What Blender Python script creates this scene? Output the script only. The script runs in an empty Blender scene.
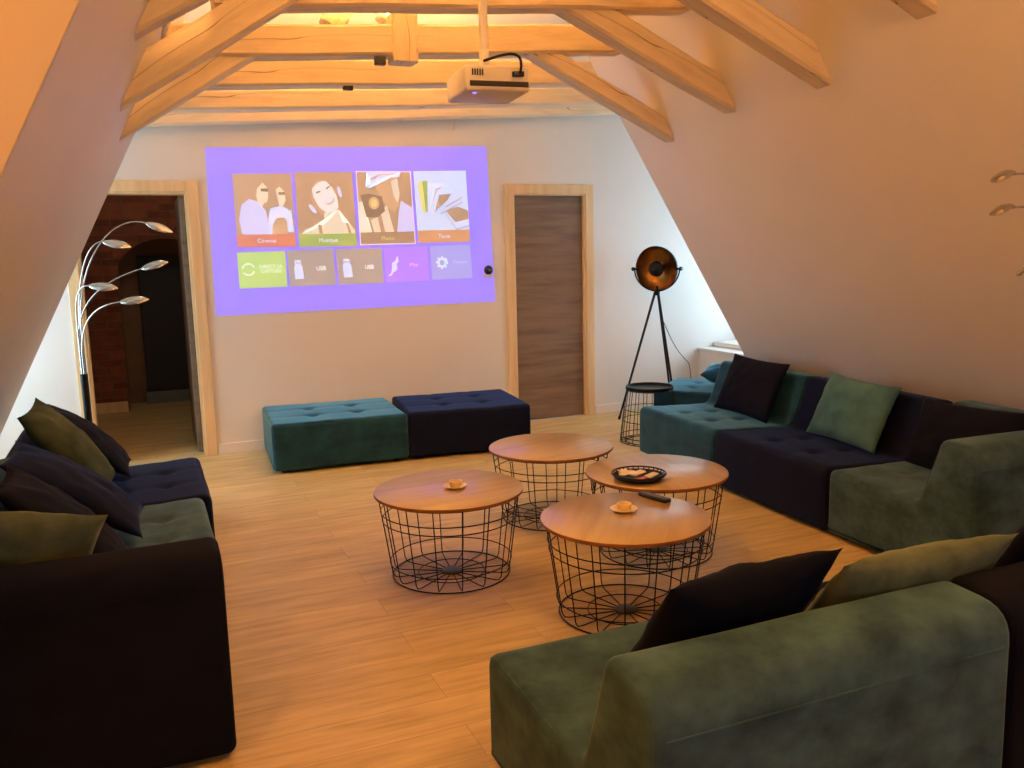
import bpy, bmesh, math, random
from mathutils import Vector, Matrix, noise
random.seed(7)
PI = math.pi
SC = bpy.context.scene
COL = SC.collection

# ------------------------------------------------------------------ materials
def s2l(c):
    return tuple((x/12.92 if x <= .04045 else ((x+.055)/1.055)**2.4) for x in c)
def hexc(r, g, b):
    return s2l((r/255, g/255, b/255)) + (1.0,)

class NT:
    def __init__(s, name):
        s.m = bpy.data.materials.new(name); s.m.use_nodes = True
        s.t = s.m.node_tree; s.t.nodes.clear()
        s.out = s.n('ShaderNodeOutputMaterial')
        s.p = s.n('ShaderNodeBsdfPrincipled')
        s.l(s.p.outputs[0], s.out.inputs[0])
    def n(s, k, **kw):
        o = s.t.nodes.new(k)
        for a, v in kw.items(): setattr(o, a, v)
        return o
    def l(s, a, b): s.t.links.new(a, b)
    def coord(s, scale=(1, 1, 1), kind='Object', loc=(0, 0, 0), rot=(0, 0, 0)):
        tc = s.n('ShaderNodeTexCoord'); mp = s.n('ShaderNodeMapping')
        mp.inputs['Scale'].default_value = scale
        mp.inputs['Location'].default_value = loc
        mp.inputs['Rotation'].default_value = rot
        s.l(tc.outputs[kind], mp.inputs[0]); return mp.outputs[0]
    def noise(s, vec, scale, detail=4, rough=.55):
        o = s.n('ShaderNodeTexNoise'); o.inputs['Scale'].default_value = scale
        o.inputs['Detail'].default_value = detail; o.inputs['Roughness'].default_value = rough
        if vec is not None: s.l(vec, o.inputs['Vector'])
        return o
    def ramp(s, fac, stops):
        r = s.n('ShaderNodeValToRGB'); e = r.color_ramp.elements
        while len(e) < len(stops): e.new(.5)
        for i, (p, c) in enumerate(stops):
            e[i].position = p; e[i].color = c if len(c) == 4 else tuple(c)+(1,)
        s.l(fac, r.inputs[0]); return r.outputs[0]
    def mix(s, f, a, b, mode='MIX'):
        m = s.n('ShaderNodeMix', data_type='RGBA', blend_type=mode)
        for v, i in ((f, 0), (a, 6), (b, 7)):
            if hasattr(v, 'links'): s.l(v, m.inputs[i])
            else: m.inputs[i].default_value = v
        return m.outputs[2]
    def bump(s, h, strength=.2, dist=.01):
        b = s.n('ShaderNodeBump'); b.inputs['Strength'].default_value = strength
        b.inputs['Distance'].default_value = dist
        s.l(h, b.inputs['Height']); s.l(b.outputs[0], s.p.inputs['Normal'])
    def set(s, **kw):
        for k, v in kw.items():
            s.p.inputs[k.replace('_', ' ')].default_value = v
        return s

def plain(name, col, rough=.5, metal=0, var=.0, scale=20, **kw):
    t = NT(name); t.set(Base_Color=col, Roughness=rough, Metallic=metal, **kw)
    if var:
        nz = t.noise(t.coord(), scale)
        a = tuple(c*(1-var) for c in col[:3])+(1,); b = tuple(min(1, c*(1+var)) for c in col[:3])+(1,)
        t.l(t.ramp(nz.outputs[0], [(.3, a), (.7, b)]), t.p.inputs['Base Color'])
    return t.m

def mat_wall(name, col, rough=.6, spec=.35):
    t = NT(name); t.set(Roughness=rough)
    t.p.inputs['Specular IOR Level'].default_value = spec
    nz = t.noise(t.coord(), 1.6, 3)
    a = tuple(c*.96 for c in col[:3])+(1,)
    t.l(t.ramp(nz.outputs[0], [(.3, a), (.7, col)]), t.p.inputs['Base Color'])
    n2 = t.noise(t.coord(), 90, 3); t.bump(n2.outputs[0], .06, .003)
    return t.m

def mat_floor():
    t = NT('oak_laminate')
    v = t.coord()
    br = t.n('ShaderNodeTexBrick'); t.l(v, br.inputs['Vector'])
    br.offset = .37; br.inputs['Scale'].default_value = 1.0
    br.inputs['Brick Width'].default_value = 1.38; br.inputs['Row Height'].default_value = .193
    br.inputs['Mortar Size'].default_value = .0012; br.inputs['Mortar Smooth'].default_value = .3
    br.inputs['Color1'].default_value = (.2, .2, .2, 1); br.inputs['Color2'].default_value = (.8, .8, .8, 1)
    br.inputs['Mortar'].default_value = (.5, .5, .5, 1)
    sep = t.n('ShaderNodeSeparateXYZ'); t.l(v, sep.inputs[0])
    cmb = t.n('ShaderNodeCombineXYZ')
    off = t.n('ShaderNodeMath', operation='MULTIPLY'); t.l(br.outputs['Color'], off.inputs[0]); off.inputs[1].default_value = 9
    add = t.n('ShaderNodeMath', operation='ADD'); t.l(sep.outputs[0], add.inputs[0]); t.l(off.outputs[0], add.inputs[1])
    t.l(add.outputs[0], cmb.inputs[0]); t.l(sep.outputs[1], cmb.inputs[1])
    mp = t.n('ShaderNodeMapping'); mp.inputs['Scale'].default_value = (1.6, 16, 1); t.l(cmb.outputs[0], mp.inputs[0])
    g = t.noise(mp.outputs[0], 1.5, 6, .6)
    mp2 = t.n('ShaderNodeMapping'); mp2.inputs['Scale'].default_value = (1.0, 3.2, 1); t.l(cmb.outputs[0], mp2.inputs[0])
    g2 = t.noise(mp2.outputs[0], 2.2, 3, .5)
    c1 = t.ramp(g.outputs[0], [(.28, hexc(182, 160, 108)), (.5, hexc(211, 191, 138)), (.72, hexc(225, 207, 156))])
    c2 = t.ramp(g2.outputs[0], [(.3, (.78, .76, .72, 1)), (.65, (1, 1, 1, 1))])
    c = t.mix(.8, c1, c2, 'MULTIPLY')
    tone = t.ramp(br.outputs['Color'], [(.2, (.90, .89, .87, 1)), (.8, (1, 1, 1, 1))])
    c = t.mix(1.0, c, tone, 'MULTIPLY')
    gap = t.ramp(br.outputs['Fac'], [(0, (1, 1, 1, 1)), (1, (.55, .5, .45, 1))])
    c = t.mix(1.0, c, gap, 'MULTIPLY')
    t.l(c, t.p.inputs['Base Color'])
    t.set(Roughness=.42); t.bump(g.outputs[0], .05, .003)
    return t.m

def mat_timber(name, base, dark, rough=.7):
    t = NT(name)
    v = t.coord((1.2, 9, 9)); g = t.noise(v, 2.4, 6, .62)
    c = t.ramp(g.outputs[0], [(.2, dark), (.5, base), (.8, tuple(min(1, x*1.08) for x in base[:3])+(1,))])
    # knots
    vo = t.n('ShaderNodeTexVoronoi'); vo.inputs['Scale'].default_value = 2.3
    t.l(t.coord((1.3, 2.6, 2.6)), vo.inputs['Vector'])
    k = t.ramp(vo.outputs['Distance'], [(.0, (.18, .10, .05, 1)), (.03, (.5, .36, .22, 1)), (.05, (1, 1, 1, 1))])
    c = t.mix(.75, c, k, 'MULTIPLY')
    # long drying cracks
    w = t.noise(t.coord((.45, 5.0, 5.0), loc=(.3, .1, .7)), 1.9, 2, .4)
    cr = t.ramp(w.outputs[0], [(.4945, (1, 1, 1, 1)), (.499, (.3, .2, .12, 1)), (.501, (.3, .2, .12, 1)), (.5055, (1, 1, 1, 1))])
    msk = t.noise(t.coord((1, 1, 1), loc=(4, 2, 1)), 1.7, 2)
    mr = t.ramp(msk.outputs[0], [(.53, (0, 0, 0, 1)), (.60, (1, 1, 1, 1))])
    c = t.mix(mr, c, t.mix(1.0, c, cr, 'MULTIPLY'))
    t.l(c, t.p.inputs['Base Color']); t.set(Roughness=rough); t.bump(g.outputs[0], .35, .006)
    return t.m

def mat_wood(name, base, dark, axis='x', sc=1.0, rough=.45):
    t = NT(name)
    s = {'x': (1.3, 14, 14), 'y': (14, 1.3, 14), 'z': (14, 14, 1.3)}[axis]
    g = t.noise(t.coord(tuple(q*sc for q in s)), 2.0, 6, .6)
    t.l(t.ramp(g.outputs[0], [(.3, dark), (.55, base), (.8, tuple(min(1, x*1.12) for x in base[:3])+(1,))]), t.p.inputs['Base Color'])
    t.set(Roughness=rough); t.bump(g.outputs[0], .06, .002)
    return t.m

def mat_velvet(name, col, hi, sheen=.5, tint=None):
    t = NT(name)
    g = t.noise(t.coord((1, 1, 1.4)), 5.5, 5, .62)
    c = t.ramp(g.outputs[0], [(.36, col), (.66, hi)])
    t.l(c, t.p.inputs['Base Color'])
    t.set(Roughness=.85)
    t.p.inputs['Specular IOR Level'].default_value = .15
    t.p.inputs['Sheen Weight'].default_value = sheen
    t.p.inputs['Sheen Roughness'].default_value = .35
    t.p.inputs['Sheen Tint'].default_value = tint or hi
    n2 = t.noise(t.coord(), 260, 2); t.bump(n2.outputs[0], .10, .002)
    return t.m

def mat_brick():
    t = NT('old_brick')
    v = t.coord(rot=(PI/2, 0, 0))
    br = t.n('ShaderNodeTexBrick'); t.l(v, br.inputs['Vector'])
    br.inputs['Scale'].default_value = 1; br.inputs['Brick Width'].default_value = .23
    br.inputs['Row Height'].default_value = .078; br.inputs['Mortar Size'].default_value = .008
    br.inputs['Color1'].default_value = hexc(150, 84, 58); br.inputs['Color2'].default_value = hexc(118, 60, 42)
    br.inputs['Mortar'].default_value = hexc(120, 92, 70)
    nz = t.noise(t.coord(), 9, 5)
    c = t.mix(.6, br.outputs['Color'], t.ramp(nz.outputs[0], [(.3, (.5, .45, .42, 1)), (.7, (1, 1, 1, 1))]), 'MULTIPLY')
    t.l(c, t.p.inputs['Base Color']); t.set(Roughness=.9); t.bump(br.outputs['Fac'], -.6, .01)
    return t.m

def mat_emit(name, col, strength, base=(.6, .58, .55, 1)):
    t = NT(name); t.set(Base_Color=base, Roughness=.8)
    t.p.inputs['Specular IOR Level'].default_value = 0
    t.p.inputs['Emission Color'].default_value = col
    t.p.inputs['Emission Strength'].default_value = strength
    return t.m

M = {}
M['wall'] = mat_wall('white_plaster', hexc(226, 222, 218))
M['slope'] = mat_wall('satin_white_slope', hexc(200, 193, 186), .45, .25)
M['ceil'] = plain('white_boards', hexc(232, 224, 205), .7)
M['floor'] = mat_floor()
M['beam'] = mat_timber('whitewashed_timber', hexc(232, 214, 182), hexc(208, 184, 148))
M['frame'] = mat_wood('pine_frame', hexc(226, 196, 150), hexc(212, 178, 130), 'z', .6, .5)
M['door'] = mat_wood('grey_oak_door', hexc(128, 106, 88), hexc(104, 84, 68), 'x', .7, .5)
M['base'] = plain('white_baseboard', hexc(226, 220, 214), .5)
M['teal'] = mat_velvet('teal_velvet', hexc(18, 52, 72), hexc(32, 78, 102), .9, (.28, .66, .84, 1))
M['green'] = mat_velvet('green_velvet', hexc(42, 68, 82), hexc(72, 106, 122), .45, (.40, .62, .66, 1))
M['navy'] = mat_velvet('navy_velvet', hexc(5, 14, 42), hexc(10, 22, 56), .35, (.10, .22, .60, 1))
M['dark'] = mat_velvet('dark_navy_velvet', hexc(4, 8, 24), hexc(8, 13, 34), .04, (.25, .3, .6, 1))
M['olive'] = mat_velvet('olive_velvet', hexc(78, 92, 76), hexc(108, 120, 102), .25, (.6, .66, .5, 1))
M['moss'] = mat_velvet('moss_velvet', hexc(44, 56, 36), hexc(74, 84, 58), .2)
M['sea'] = mat_velvet('sea_green_velvet', hexc(54, 96, 104), hexc(78, 120, 126), .25, (.5, .75, .75, 1))
M['pipeg'] = plain('green_piping', hexc(84, 104, 94), .8, var=.05)
M['pipet'] = plain('teal_piping', hexc(56, 100, 106), .8, var=.05)
M['pipen'] = plain('navy_piping', hexc(34, 34, 54), .8, var=.05)
M['black'] = plain('black_steel', hexc(26, 24, 24), .42, .6, var=.1)
M['blackp'] = plain('black_plastic', hexc(24, 24, 26), .4, var=.1)
M['rubber'] = plain('black_rubber', hexc(18, 18, 18), .8, var=.1)
M['grey'] = plain('grey_plate', hexc(92, 96, 98), .45, .4, var=.06)
M['top'] = mat_wood('oak_tabletop', hexc(188, 164, 116), hexc(172, 146, 98), 'x', .5, .36)
_p = M['top'].node_tree.nodes['Principled BSDF']; _p.inputs['Coat Weight'].default_value = .7; _p.inputs['Coat Roughness'].default_value = .22
M['topedge'] = mat_wood('oak_edge', hexc(150, 96, 56), hexc(120, 74, 42), 'x', .5, .5)
M['chrome'] = plain('brushed_chrome', hexc(205, 205, 205), .22, 1, var=.03)
M['gold'] = plain('gold_leaf', hexc(176, 126, 62), .34, 1, var=.18, scale=14)
M['bulb'] = plain('clear_bulb', hexc(255, 236, 190), .15, var=.02)
M['white'] = plain('white_plastic', hexc(226, 218, 204), .45, var=.03)
M['dirty'] = plain('white_plate', hexc(214, 208, 198), .5, var=.03)
M['vent'] = plain('dark_vents', hexc(46, 38, 32), .6, var=.1)
M['ceramic'] = plain('cream_ceramic', hexc(240, 222, 178), .3, var=.03)
M['packet'] = plain('cream_packet', hexc(246, 234, 196), .4, var=.05)
M['packetr'] = plain('red_packet', hexc(178, 92, 52), .4, var=.05)
M['brick'] = mat_brick()
M['plasterb'] = plain('brown_plaster', hexc(138, 108, 84), .85, var=.12, scale=5)
M['charcoal'] = plain('charcoal_door', hexc(48, 52, 54), .55, var=.06)
M['greyfloor'] = plain('grey_threshold', hexc(120, 128, 132), .5, var=.05)
M['led'] = mat_emit('blue_led', (.15, .1, 1, 1), 4, (.1, .1, .3, 1))
M['wframe'] = plain('dark_window_frame', hexc(70, 70, 74), .5, var=.05)
def mat_glass():
    t = NT('window_glass'); t.set(Base_Color=(1, 1, 1, 1), Roughness=0.0)
    tr = t.n('ShaderNodeBsdfTransparent'); gl = t.n('ShaderNodeBsdfGlossy'); gl.inputs['Roughness'].default_value = .02
    mx = t.n('ShaderNodeMixShader'); mx.inputs[0].default_value = .07
    t.l(tr.outputs[0], mx.inputs[1]); t.l(gl.outputs[0], mx.inputs[2]); t.l(mx.outputs[0], t.out.inputs[0])
    return t.m
M['glass'] = mat_glass()

# ------------------------------------------------------------------ helpers
def obj(name, bm, mat, parent=None, smooth=True, loc=None, angle=40):
    me = bpy.data.meshes.new(name)
    bmesh.ops.recalc_face_normals(bm, faces=bm.faces[:])
    bm.to_mesh(me); bm.free()
    if smooth:
        me.polygons.foreach_set('use_smooth', [True]*len(me.polygons))
        me.set_sharp_from_angle(angle=math.radians(angle))
    for m in (mat if isinstance(mat, (list, tuple)) else [mat]): me.materials.append(m)
    o = bpy.data.objects.new(name, me); COL.objects.link(o)
    if parent: o.parent = parent
    if loc: o.location = loc
    return o
def tag(o, label=None, cat=None, group=None, kind=None):
    if label: o['label'] = label
    if cat: o['category'] = cat
    if group: o['group'] = group
    if kind: o['kind'] = kind
    return o
def thing(name, label, cat, loc=(0, 0, 0), rz=0, group=None):
    o = bpy.data.objects.new(name, None); COL.objects.link(o)
    o.empty_display_size = .1
    o.location = loc; o.rotation_euler = (0, 0, rz)
    return tag(o, label, cat, group)
def struct(name, bm, mat, parent=None, smooth=False):
    o = obj(name, bm, mat, parent, smooth)
    o['kind'] = 'structure'
    return o
def dup(root, loc, rz, label, group=None):
    r = root.copy(); COL.objects.link(r); r.location = loc; r.rotation_euler = (0, 0, rz)
    r['label'] = label
    if group: r['group'] = group
    for ch in list(root.children):
        c = ch.copy(); COL.objects.link(c); c.parent = r
        for g in ch.children:
            d = g.copy(); COL.objects.link(d); d.parent = c
    return r

def box(bm, x0, x1, y0, y1, z0, z1, bev=0, mi=0):
    r = bmesh.ops.create_cube(bm, size=1)
    vs = r['verts']
    for v in vs:
        v.co = Vector(((x0+x1)/2+v.co.x*(x1-x0), (y0+y1)/2+v.co.y*(y1-y0), (z0+z1)/2+v.co.z*(z1-z0)))
    fs = set(f for v in vs for f in v.link_faces)
    for f in fs: f.material_index = mi
    if bev:
        es = set(e for v in vs for e in v.link_edges)
        bmesh.ops.bevel(bm, geom=list(es), offset=bev, segments=3, affect='EDGES', profile=.5)
def prism(bm, pts, axis, a, b):
    """polygon pts (2-D) extruded from a to b along an axis: 'y' takes (x,z), 'x' takes (y,z), 'z' takes (x,y)"""
    def P(p, t):
        return {'y': (p[0], t, p[1]), 'x': (t, p[0], p[1]), 'z': (p[0], p[1], t)}[axis]
    A = [bm.verts.new(P(p, a)) for p in pts]; B = [bm.verts.new(P(p, b)) for p in pts]
    n = len(pts)
    bm.faces.new(A); bm.faces.new(B[::-1])
    for i in range(n): bm.faces.new((A[i], B[i], B[(i+1) % n], A[(i+1) % n]))
def tube(bm, pts, r, sides=8, closed=False, caps=True):
    pts = [Vector(p) for p in pts]; n = len(pts)
    rr = r if isinstance(r, (list, tuple)) else [r]*n
    rings = []; prev = None
    for i in range(n):
        if closed: d = pts[(i+1) % n]-pts[i-1]
        else: d = pts[min(i+1, n-1)]-pts[max(i-1, 0)]
        d.normalize()
        if prev is None:
            u = d.orthogonal().normalized()
        else:
            u = prev-d*prev.dot(d)
            u = u.normalized() if u.length > 1e-6 else d.orthogonal().normalized()
        prev = u; w = d.cross(u)
        rings.append([bm.verts.new(pts[i]+(u*math.cos(2*PI*k/sides)+w*math.sin(2*PI*k/sides))*rr[i]) for k in range(sides)])
    m = n if closed else n-1
    for i in range(m):
        A, B = rings[i], rings[(i+1) % n]
        for k in range(sides):
            try: bm.faces.new((A[k], A[(k+1) % sides], B[(k+1) % sides], B[k]))
            except ValueError: pass
    if caps and not closed:
        bm.faces.new(rings[0][::-1]); bm.faces.new(rings[-1])
def circle(r, z, n=48, c=(0, 0)):
    return [(c[0]+r*math.cos(2*PI*k/n), c[1]+r*math.sin(2*PI*k/n), z) for k in range(n)]
def lathe(bm, prof, seg=48, M4=None, mi=0):
    rings = []
    for (r, z) in prof:
        if r < 1e-5: rings.append([bm.verts.new((0, 0, z))])
        else: rings.append([bm.verts.new((r*math.cos(2*PI*k/seg), r*math.sin(2*PI*k/seg), z)) for k in range(seg)])
    for A, B in zip(rings, rings[1:]):
        for k in range(seg):
            k2 = (k+1) % seg
            if len(A) == 1 and len(B) == 1: continue
            if len(A) == 1: f = bm.faces.new((A[0], B[k], B[k2]))
            elif len(B) == 1: f = bm.faces.new((A[k], B[0], A[k2]))
            else: f = bm.faces.new((A[k], B[k], B[k2], A[k2]))
            f.material_index = mi
    if M4 is not None:
        for R in rings:
            for v in R: v.co = M4 @ v.co
def bez(p0, p1, p2, p3, n=14):
    p0, p1, p2, p3 = map(Vector, (p0, p1, p2, p3)); out = []
    for i in range(n+1):
        t = i/n; s = 1-t
        out.append(p0*s**3+p1*3*s*s*t+p2*3*s*t*t+p3*t**3)
    return out
def orient(origin, fwd, up=(0, 0, 1)):
    """local z -> fwd, local y close to up"""
    f = Vector(fwd).normalized(); u = Vector(up); x = u.cross(f).normalized(); y = f.cross(x)
    m = Matrix((x, y, f)).transposed().to_4x4(); m.translation = Vector(origin)
    return m

# ------------------------------------------------------------------ the room (x along the far wall, y towards it, z up)
D = 7.09
CEIL = 3.3
TL, TR = 2.006, 1.5818            # tangents of the two roof slopes
XL0, XR0 = -1.11, 4.70            # where the slopes meet the floor
LN, LF = 2.14, 5.95               # left slope runs from LN to LF, dormers beyond
RF = 5.41                         # far end of the right slope
NEAR = -2.6

bm = bmesh.new(); box(bm, -2.6, 6.0, NEAR-.2, D, -.12, 0)
struct('floor', bm, M['floor'])
bm = bmesh.new(); box(bm, -2.6, 6.0, NEAR-.2, D+.15, CEIL, CEIL+.12)
struct('ceiling', bm, M['ceil'])

# far wall with two door openings
LD0, LD1, RD0, RD1, DH = -.405, .376, 3.052, 3.768, 2.04
bm = bmesh.new()
box(bm, -1.9, LD0, D, D+.15, 0, CEIL); box(bm, LD0, LD1, D, D+.15, DH, CEIL)
box(bm, LD1, RD0, D, D+.15, 0, CEIL); box(bm, RD0, RD1, D, D+.15, DH, CEIL); box(bm, RD1, 6.0, D, D+.15, 0, CEIL)
struct('wall_back', bm, M['wall'])
bm = bmesh.new()
box(bm, -2.6, 1.0, NEAR-.2, NEAR, 0, CEIL); box(bm, 2.2, 6.0, NEAR-.2, NEAR, 0, CEIL)
box(bm, 1.0, 2.2, NEAR-.2, NEAR, 0, 1.0); box(bm, 1.0, 2.2, NEAR-.2, NEAR, 1.65, CEIL)
struct('wall_front', bm, M['wall'])

# roof slopes: solid wedges, their ends are the cheeks of the dormers
bm = bmesh.new(); prism(bm, [(XL0, 0), (XL0+CEIL/TL, CEIL), (-1.7, CEIL), (-1.7, 0)], 'y', LN, LF)
bmesh.ops.bevel(bm, geom=[e for e in bm.edges if abs(e.verts[0].co.y-e.verts[1].co.y) < .01 and e.verts[0].co.x > -2 and e.verts[1].co.x > -2 and abs(e.verts[0].co.z-e.verts[1].co.z) > 1], offset=.003, segments=2, affect='EDGES')
struct('wall_left', bm, M['slope'])
bm = bmesh.new(); prism(bm, [(XR0, 0), (XR0-CEIL/TR, CEIL), (5.8, CEIL), (5.8, 0)], 'y', NEAR, RF)
struct('wall_right', bm, M['wall'])
def outer_wall(name, x0, x1, y0, y1, wy0, wy1, wz0, wz1):
    bm = bmesh.new()
    box(bm, x0, x1, y0, wy0, 0, CEIL); box(bm, x0, x1, wy1, y1, 0, CEIL)
    box(bm, x0, x1, wy0, wy1, 0, wz0); box(bm, x0, x1, wy0, wy1, wz1, CEIL)
    return struct(name, bm, M['wall'])
def window(name, xc, y0, y1, z0, z1, muntin=True):
    bm = bmesh.new()
    w = .06
    box(bm, xc-.03, xc+.03, y0, y0+w, z0, z1, .004); box(bm, xc-.03, xc+.03, y1-w, y1, z0, z1, .004)
    box(bm, xc-.03, xc+.03, y0+w, y1-w, z0, z0+w, .004); box(bm, xc-.03, xc+.03, y0+w, y1-w, z1-w, z1, .004)
    if muntin:
        ym = (y0+y1)/2; box(bm, xc-.025, xc+.025, ym-.035, ym+.035, z0+w, z1-w, .004)
    o = struct(name, bm, M['wframe'])
    bm = bmesh.new(); box(bm, xc-.004, xc+.004, y0+w, y1-w, z0+w, z1-w)
    g = obj('window_pane', bm, M['glass'], o, False)
    return o
outer_wall('wall_right_dormer', 5.6, 5.8, RF, D, 5.62, 6.86, .62, 2.15)
window('window_1', 5.68, 5.62, 6.86, .62, 2.15)
outer_wall('wall_left_dormer', -1.7, -1.5, LF, D, 6.0, 7.04, .35, 2.35)
def window_front(name, x0, x1, z0, z1):
    bm = bmesh.new(); w = .06; y = NEAR-.1
    box(bm, x0, x0+w, y-.03, y+.03, z0, z1, .004); box(bm, x1-w, x1, y-.03, y+.03, z0, z1, .004)
    box(bm, x0+w, x1-w, y-.03, y+.03, z0, z0+w, .004); box(bm, x0+w, x1-w, y-.03, y+.03, z1-w, z1, .004)
    o = struct(name, bm, M['wframe'])
    bm = bmesh.new(); box(bm, x0+w, x1-w, y-.004, y+.004, z0+w, z1-w)
    obj('window_pane', bm, M['glass'], o, False)
window_front('window_added', 1.0, 2.2, 1.0, 1.65)  # unseen window added behind the camera, brings neutral daylight onto the sofa backs
window('window_2', -1.62, 6.0, 7.04, .35, 2.35, False)
bm = bmesh.new(); box(bm, -1.9, -1.7, NEAR, LN, 0, CEIL)
struct('wall_left_near_dormer', bm, M['wall'])
# knee wall with its sill in the right dormer
bm = bmesh.new(); box(bm, 5.02, 5.6, RF, D, 0, .535)
struct('wall_right_knee', bm, M['wall'])
bm = bmesh.new(); box(bm, 5.005, 5.6, RF, D, .535, .56, .004)
struct('trim_1', bm, M['base'])
bm = bmesh.new(); box(bm, 5.19, 5.6, 5.75, D-.012, .56, .61, .01)
struct('trim_2', bm, M['base'])
# baseboards
bm = bmesh.new()
box(bm, LD1+.085, RD0-.085, D-.014, D, 0, .085, .003)
struct('baseboard_back', bm, M['base'])
bm = bmesh.new(); box(bm, RD1+.085, 5.02, D-.014, D, 0, .085, .003)
struct('baseboard_right', bm, M['base'])
bm = bmesh.new(); box(bm, -1.5, LD0-.085, D-.014, D, 0, .085, .003)
struct('baseboard_left', bm, M['base'])
# door casings
def casing(name, x0, x1):
    bm = bmesh.new(); w = .08
    for (a, b, z0, z1) in ((x0-w, x0, 0, DH+w), (x1, x1+w, 0, DH+w), (x0, x1, DH, DH+w)):
        box(bm, a, b, D-.016, D, z0, z1, .004)
    # jamb lining through the wall
    box(bm, x0-.001, x0+.016, D-.004, D+.154, 0, DH); box(bm, x1-.016, x1+.001, D-.004, D+.154, 0, DH)
    box(bm, x0+.016, x1-.016, D-.004, D+.154, DH-.016, DH+.001)
    return struct(name, bm, M['frame'])
casing('trim_3', LD0, LD1)
casing('trim_4', RD0, RD1)
bm = bmesh.new(); box(bm, RD0+.018, RD1-.018, D+.03, D+.07, .008, DH-.018, .003)
struct('door_1', bm, M['door'])
bm = bmesh.new(); box(bm, RD0-.1, RD1+.1, D+.15, D+.25, -.12, DH+.1); box(bm, RD0-.05, RD1+.05, D, D+.2, -.12, 0)
struct('wall_light_block', bm, M['wall'])  # unseen panel and floor strip added to stop sky light leaking under the door
bm = bmesh.new(); box(bm, LD1-.055, LD1-.015, D+.16, D+.95, .008, DH-.018, .003)
door2 = struct('door_2', bm, M['door'])

# corridor behind the open doorway
bm = bmesh.new(); box(bm, -1.6, 1.6, D, 11.6, -.12, 0)
struct('floor_corridor', bm, M['floor'])
bm = bmesh.new(); box(bm, -1.6, 1.6, D+.15, 11.6, 2.7, 2.8)
struct('ceiling_corridor', bm, M['wall'])
bm = bmesh.new(); box(bm, -1.7, -1.6, D+.15, 11.6, 0, 2.8)
struct('wall_corridor_left', bm, M['brick'])
bm = bmesh.new(); box(bm, 1.5, 1.6, D+.15, 11.6, 0, 2.8)
struct('wall_corridor_right', bm, M['wall'])
bm = bmesh.new(); box(bm, -1.6, 1.6, 11.5, 11.6, 0, 2.8)
struct('wall_corridor_end', bm, M['wall'])
AY = 9.62
ax0, ax1, spring = -.20, .72, 1.42
def arch_pts(x0, x1, z, n=14):
    c = (x0+x1)/2; r = (x1-x0)/2
    return [(c-r*math.cos(PI*k/n), z+r*.72*math.sin(PI*k/n)) for k in range(n+1)]
bm = bmesh.new()
ap = arch_pts(ax0, ax1, spring)
prism(bm, [(-1.6, 0), (ax0, 0)]+ap[:8]+[((ax0+ax1)/2, 2.7), (-1.6, 2.7)], 'y', AY, AY+.10)
prism(bm, [((ax0+ax1)/2, 2.7)]+ap[7:]+[(ax1, 0), (1.5, 0), (1.5, 2.7)], 'y', AY, AY+.10)
struct('wall_corridor_brick', bm, M['brick'])
bm = bmesh.new()                 # plastered reveal of the arch
o2 = arch_pts(ax0, ax1, spring); o1 = arch_pts(ax0-.06, ax1+.06, spring)
ring = [(ax0-.06, 0)]+o1+[(ax1+.06, 0), (ax1, 0)]+o2[::-1]+[(ax0, 0)]
n = len(o1)
pa = [(ax0-.06, 0)]+o1+[(ax1+.06, 0)]; pb = [(ax0, 0)]+o2+[(ax1, 0)]
for i in range(len(pa)-1):
    prism(bm, [pa[i], pa[i+1], pb[i+1], pb[i]], 'y', AY+.10, AY+.55)
struct('wall_corridor_arch', bm, M['plasterb'])
bm = bmesh.new(); box(bm, -.5, 1.1, AY+.55, AY+.62, 0, 2.5)
struct('wall_corridor_niche', bm, M['plasterb'])
bm = bmesh.new(); box(bm, -.02, .70, AY+.49, AY+.548, .12, 1.58, .01)
struct('door_3', bm, M['charcoal'])
bm = bmesh.new(); box(bm, -.04, .72, AY+.40, AY+.548, 0, .118, .006)
struct('trim_5', bm, M['greyfloor'])
bm = bmesh.new(); box(bm, -.60, -.215, AY-.014, AY, 0, .11, .004)
struct('baseboard_corridor', bm, M['frame'])

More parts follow.
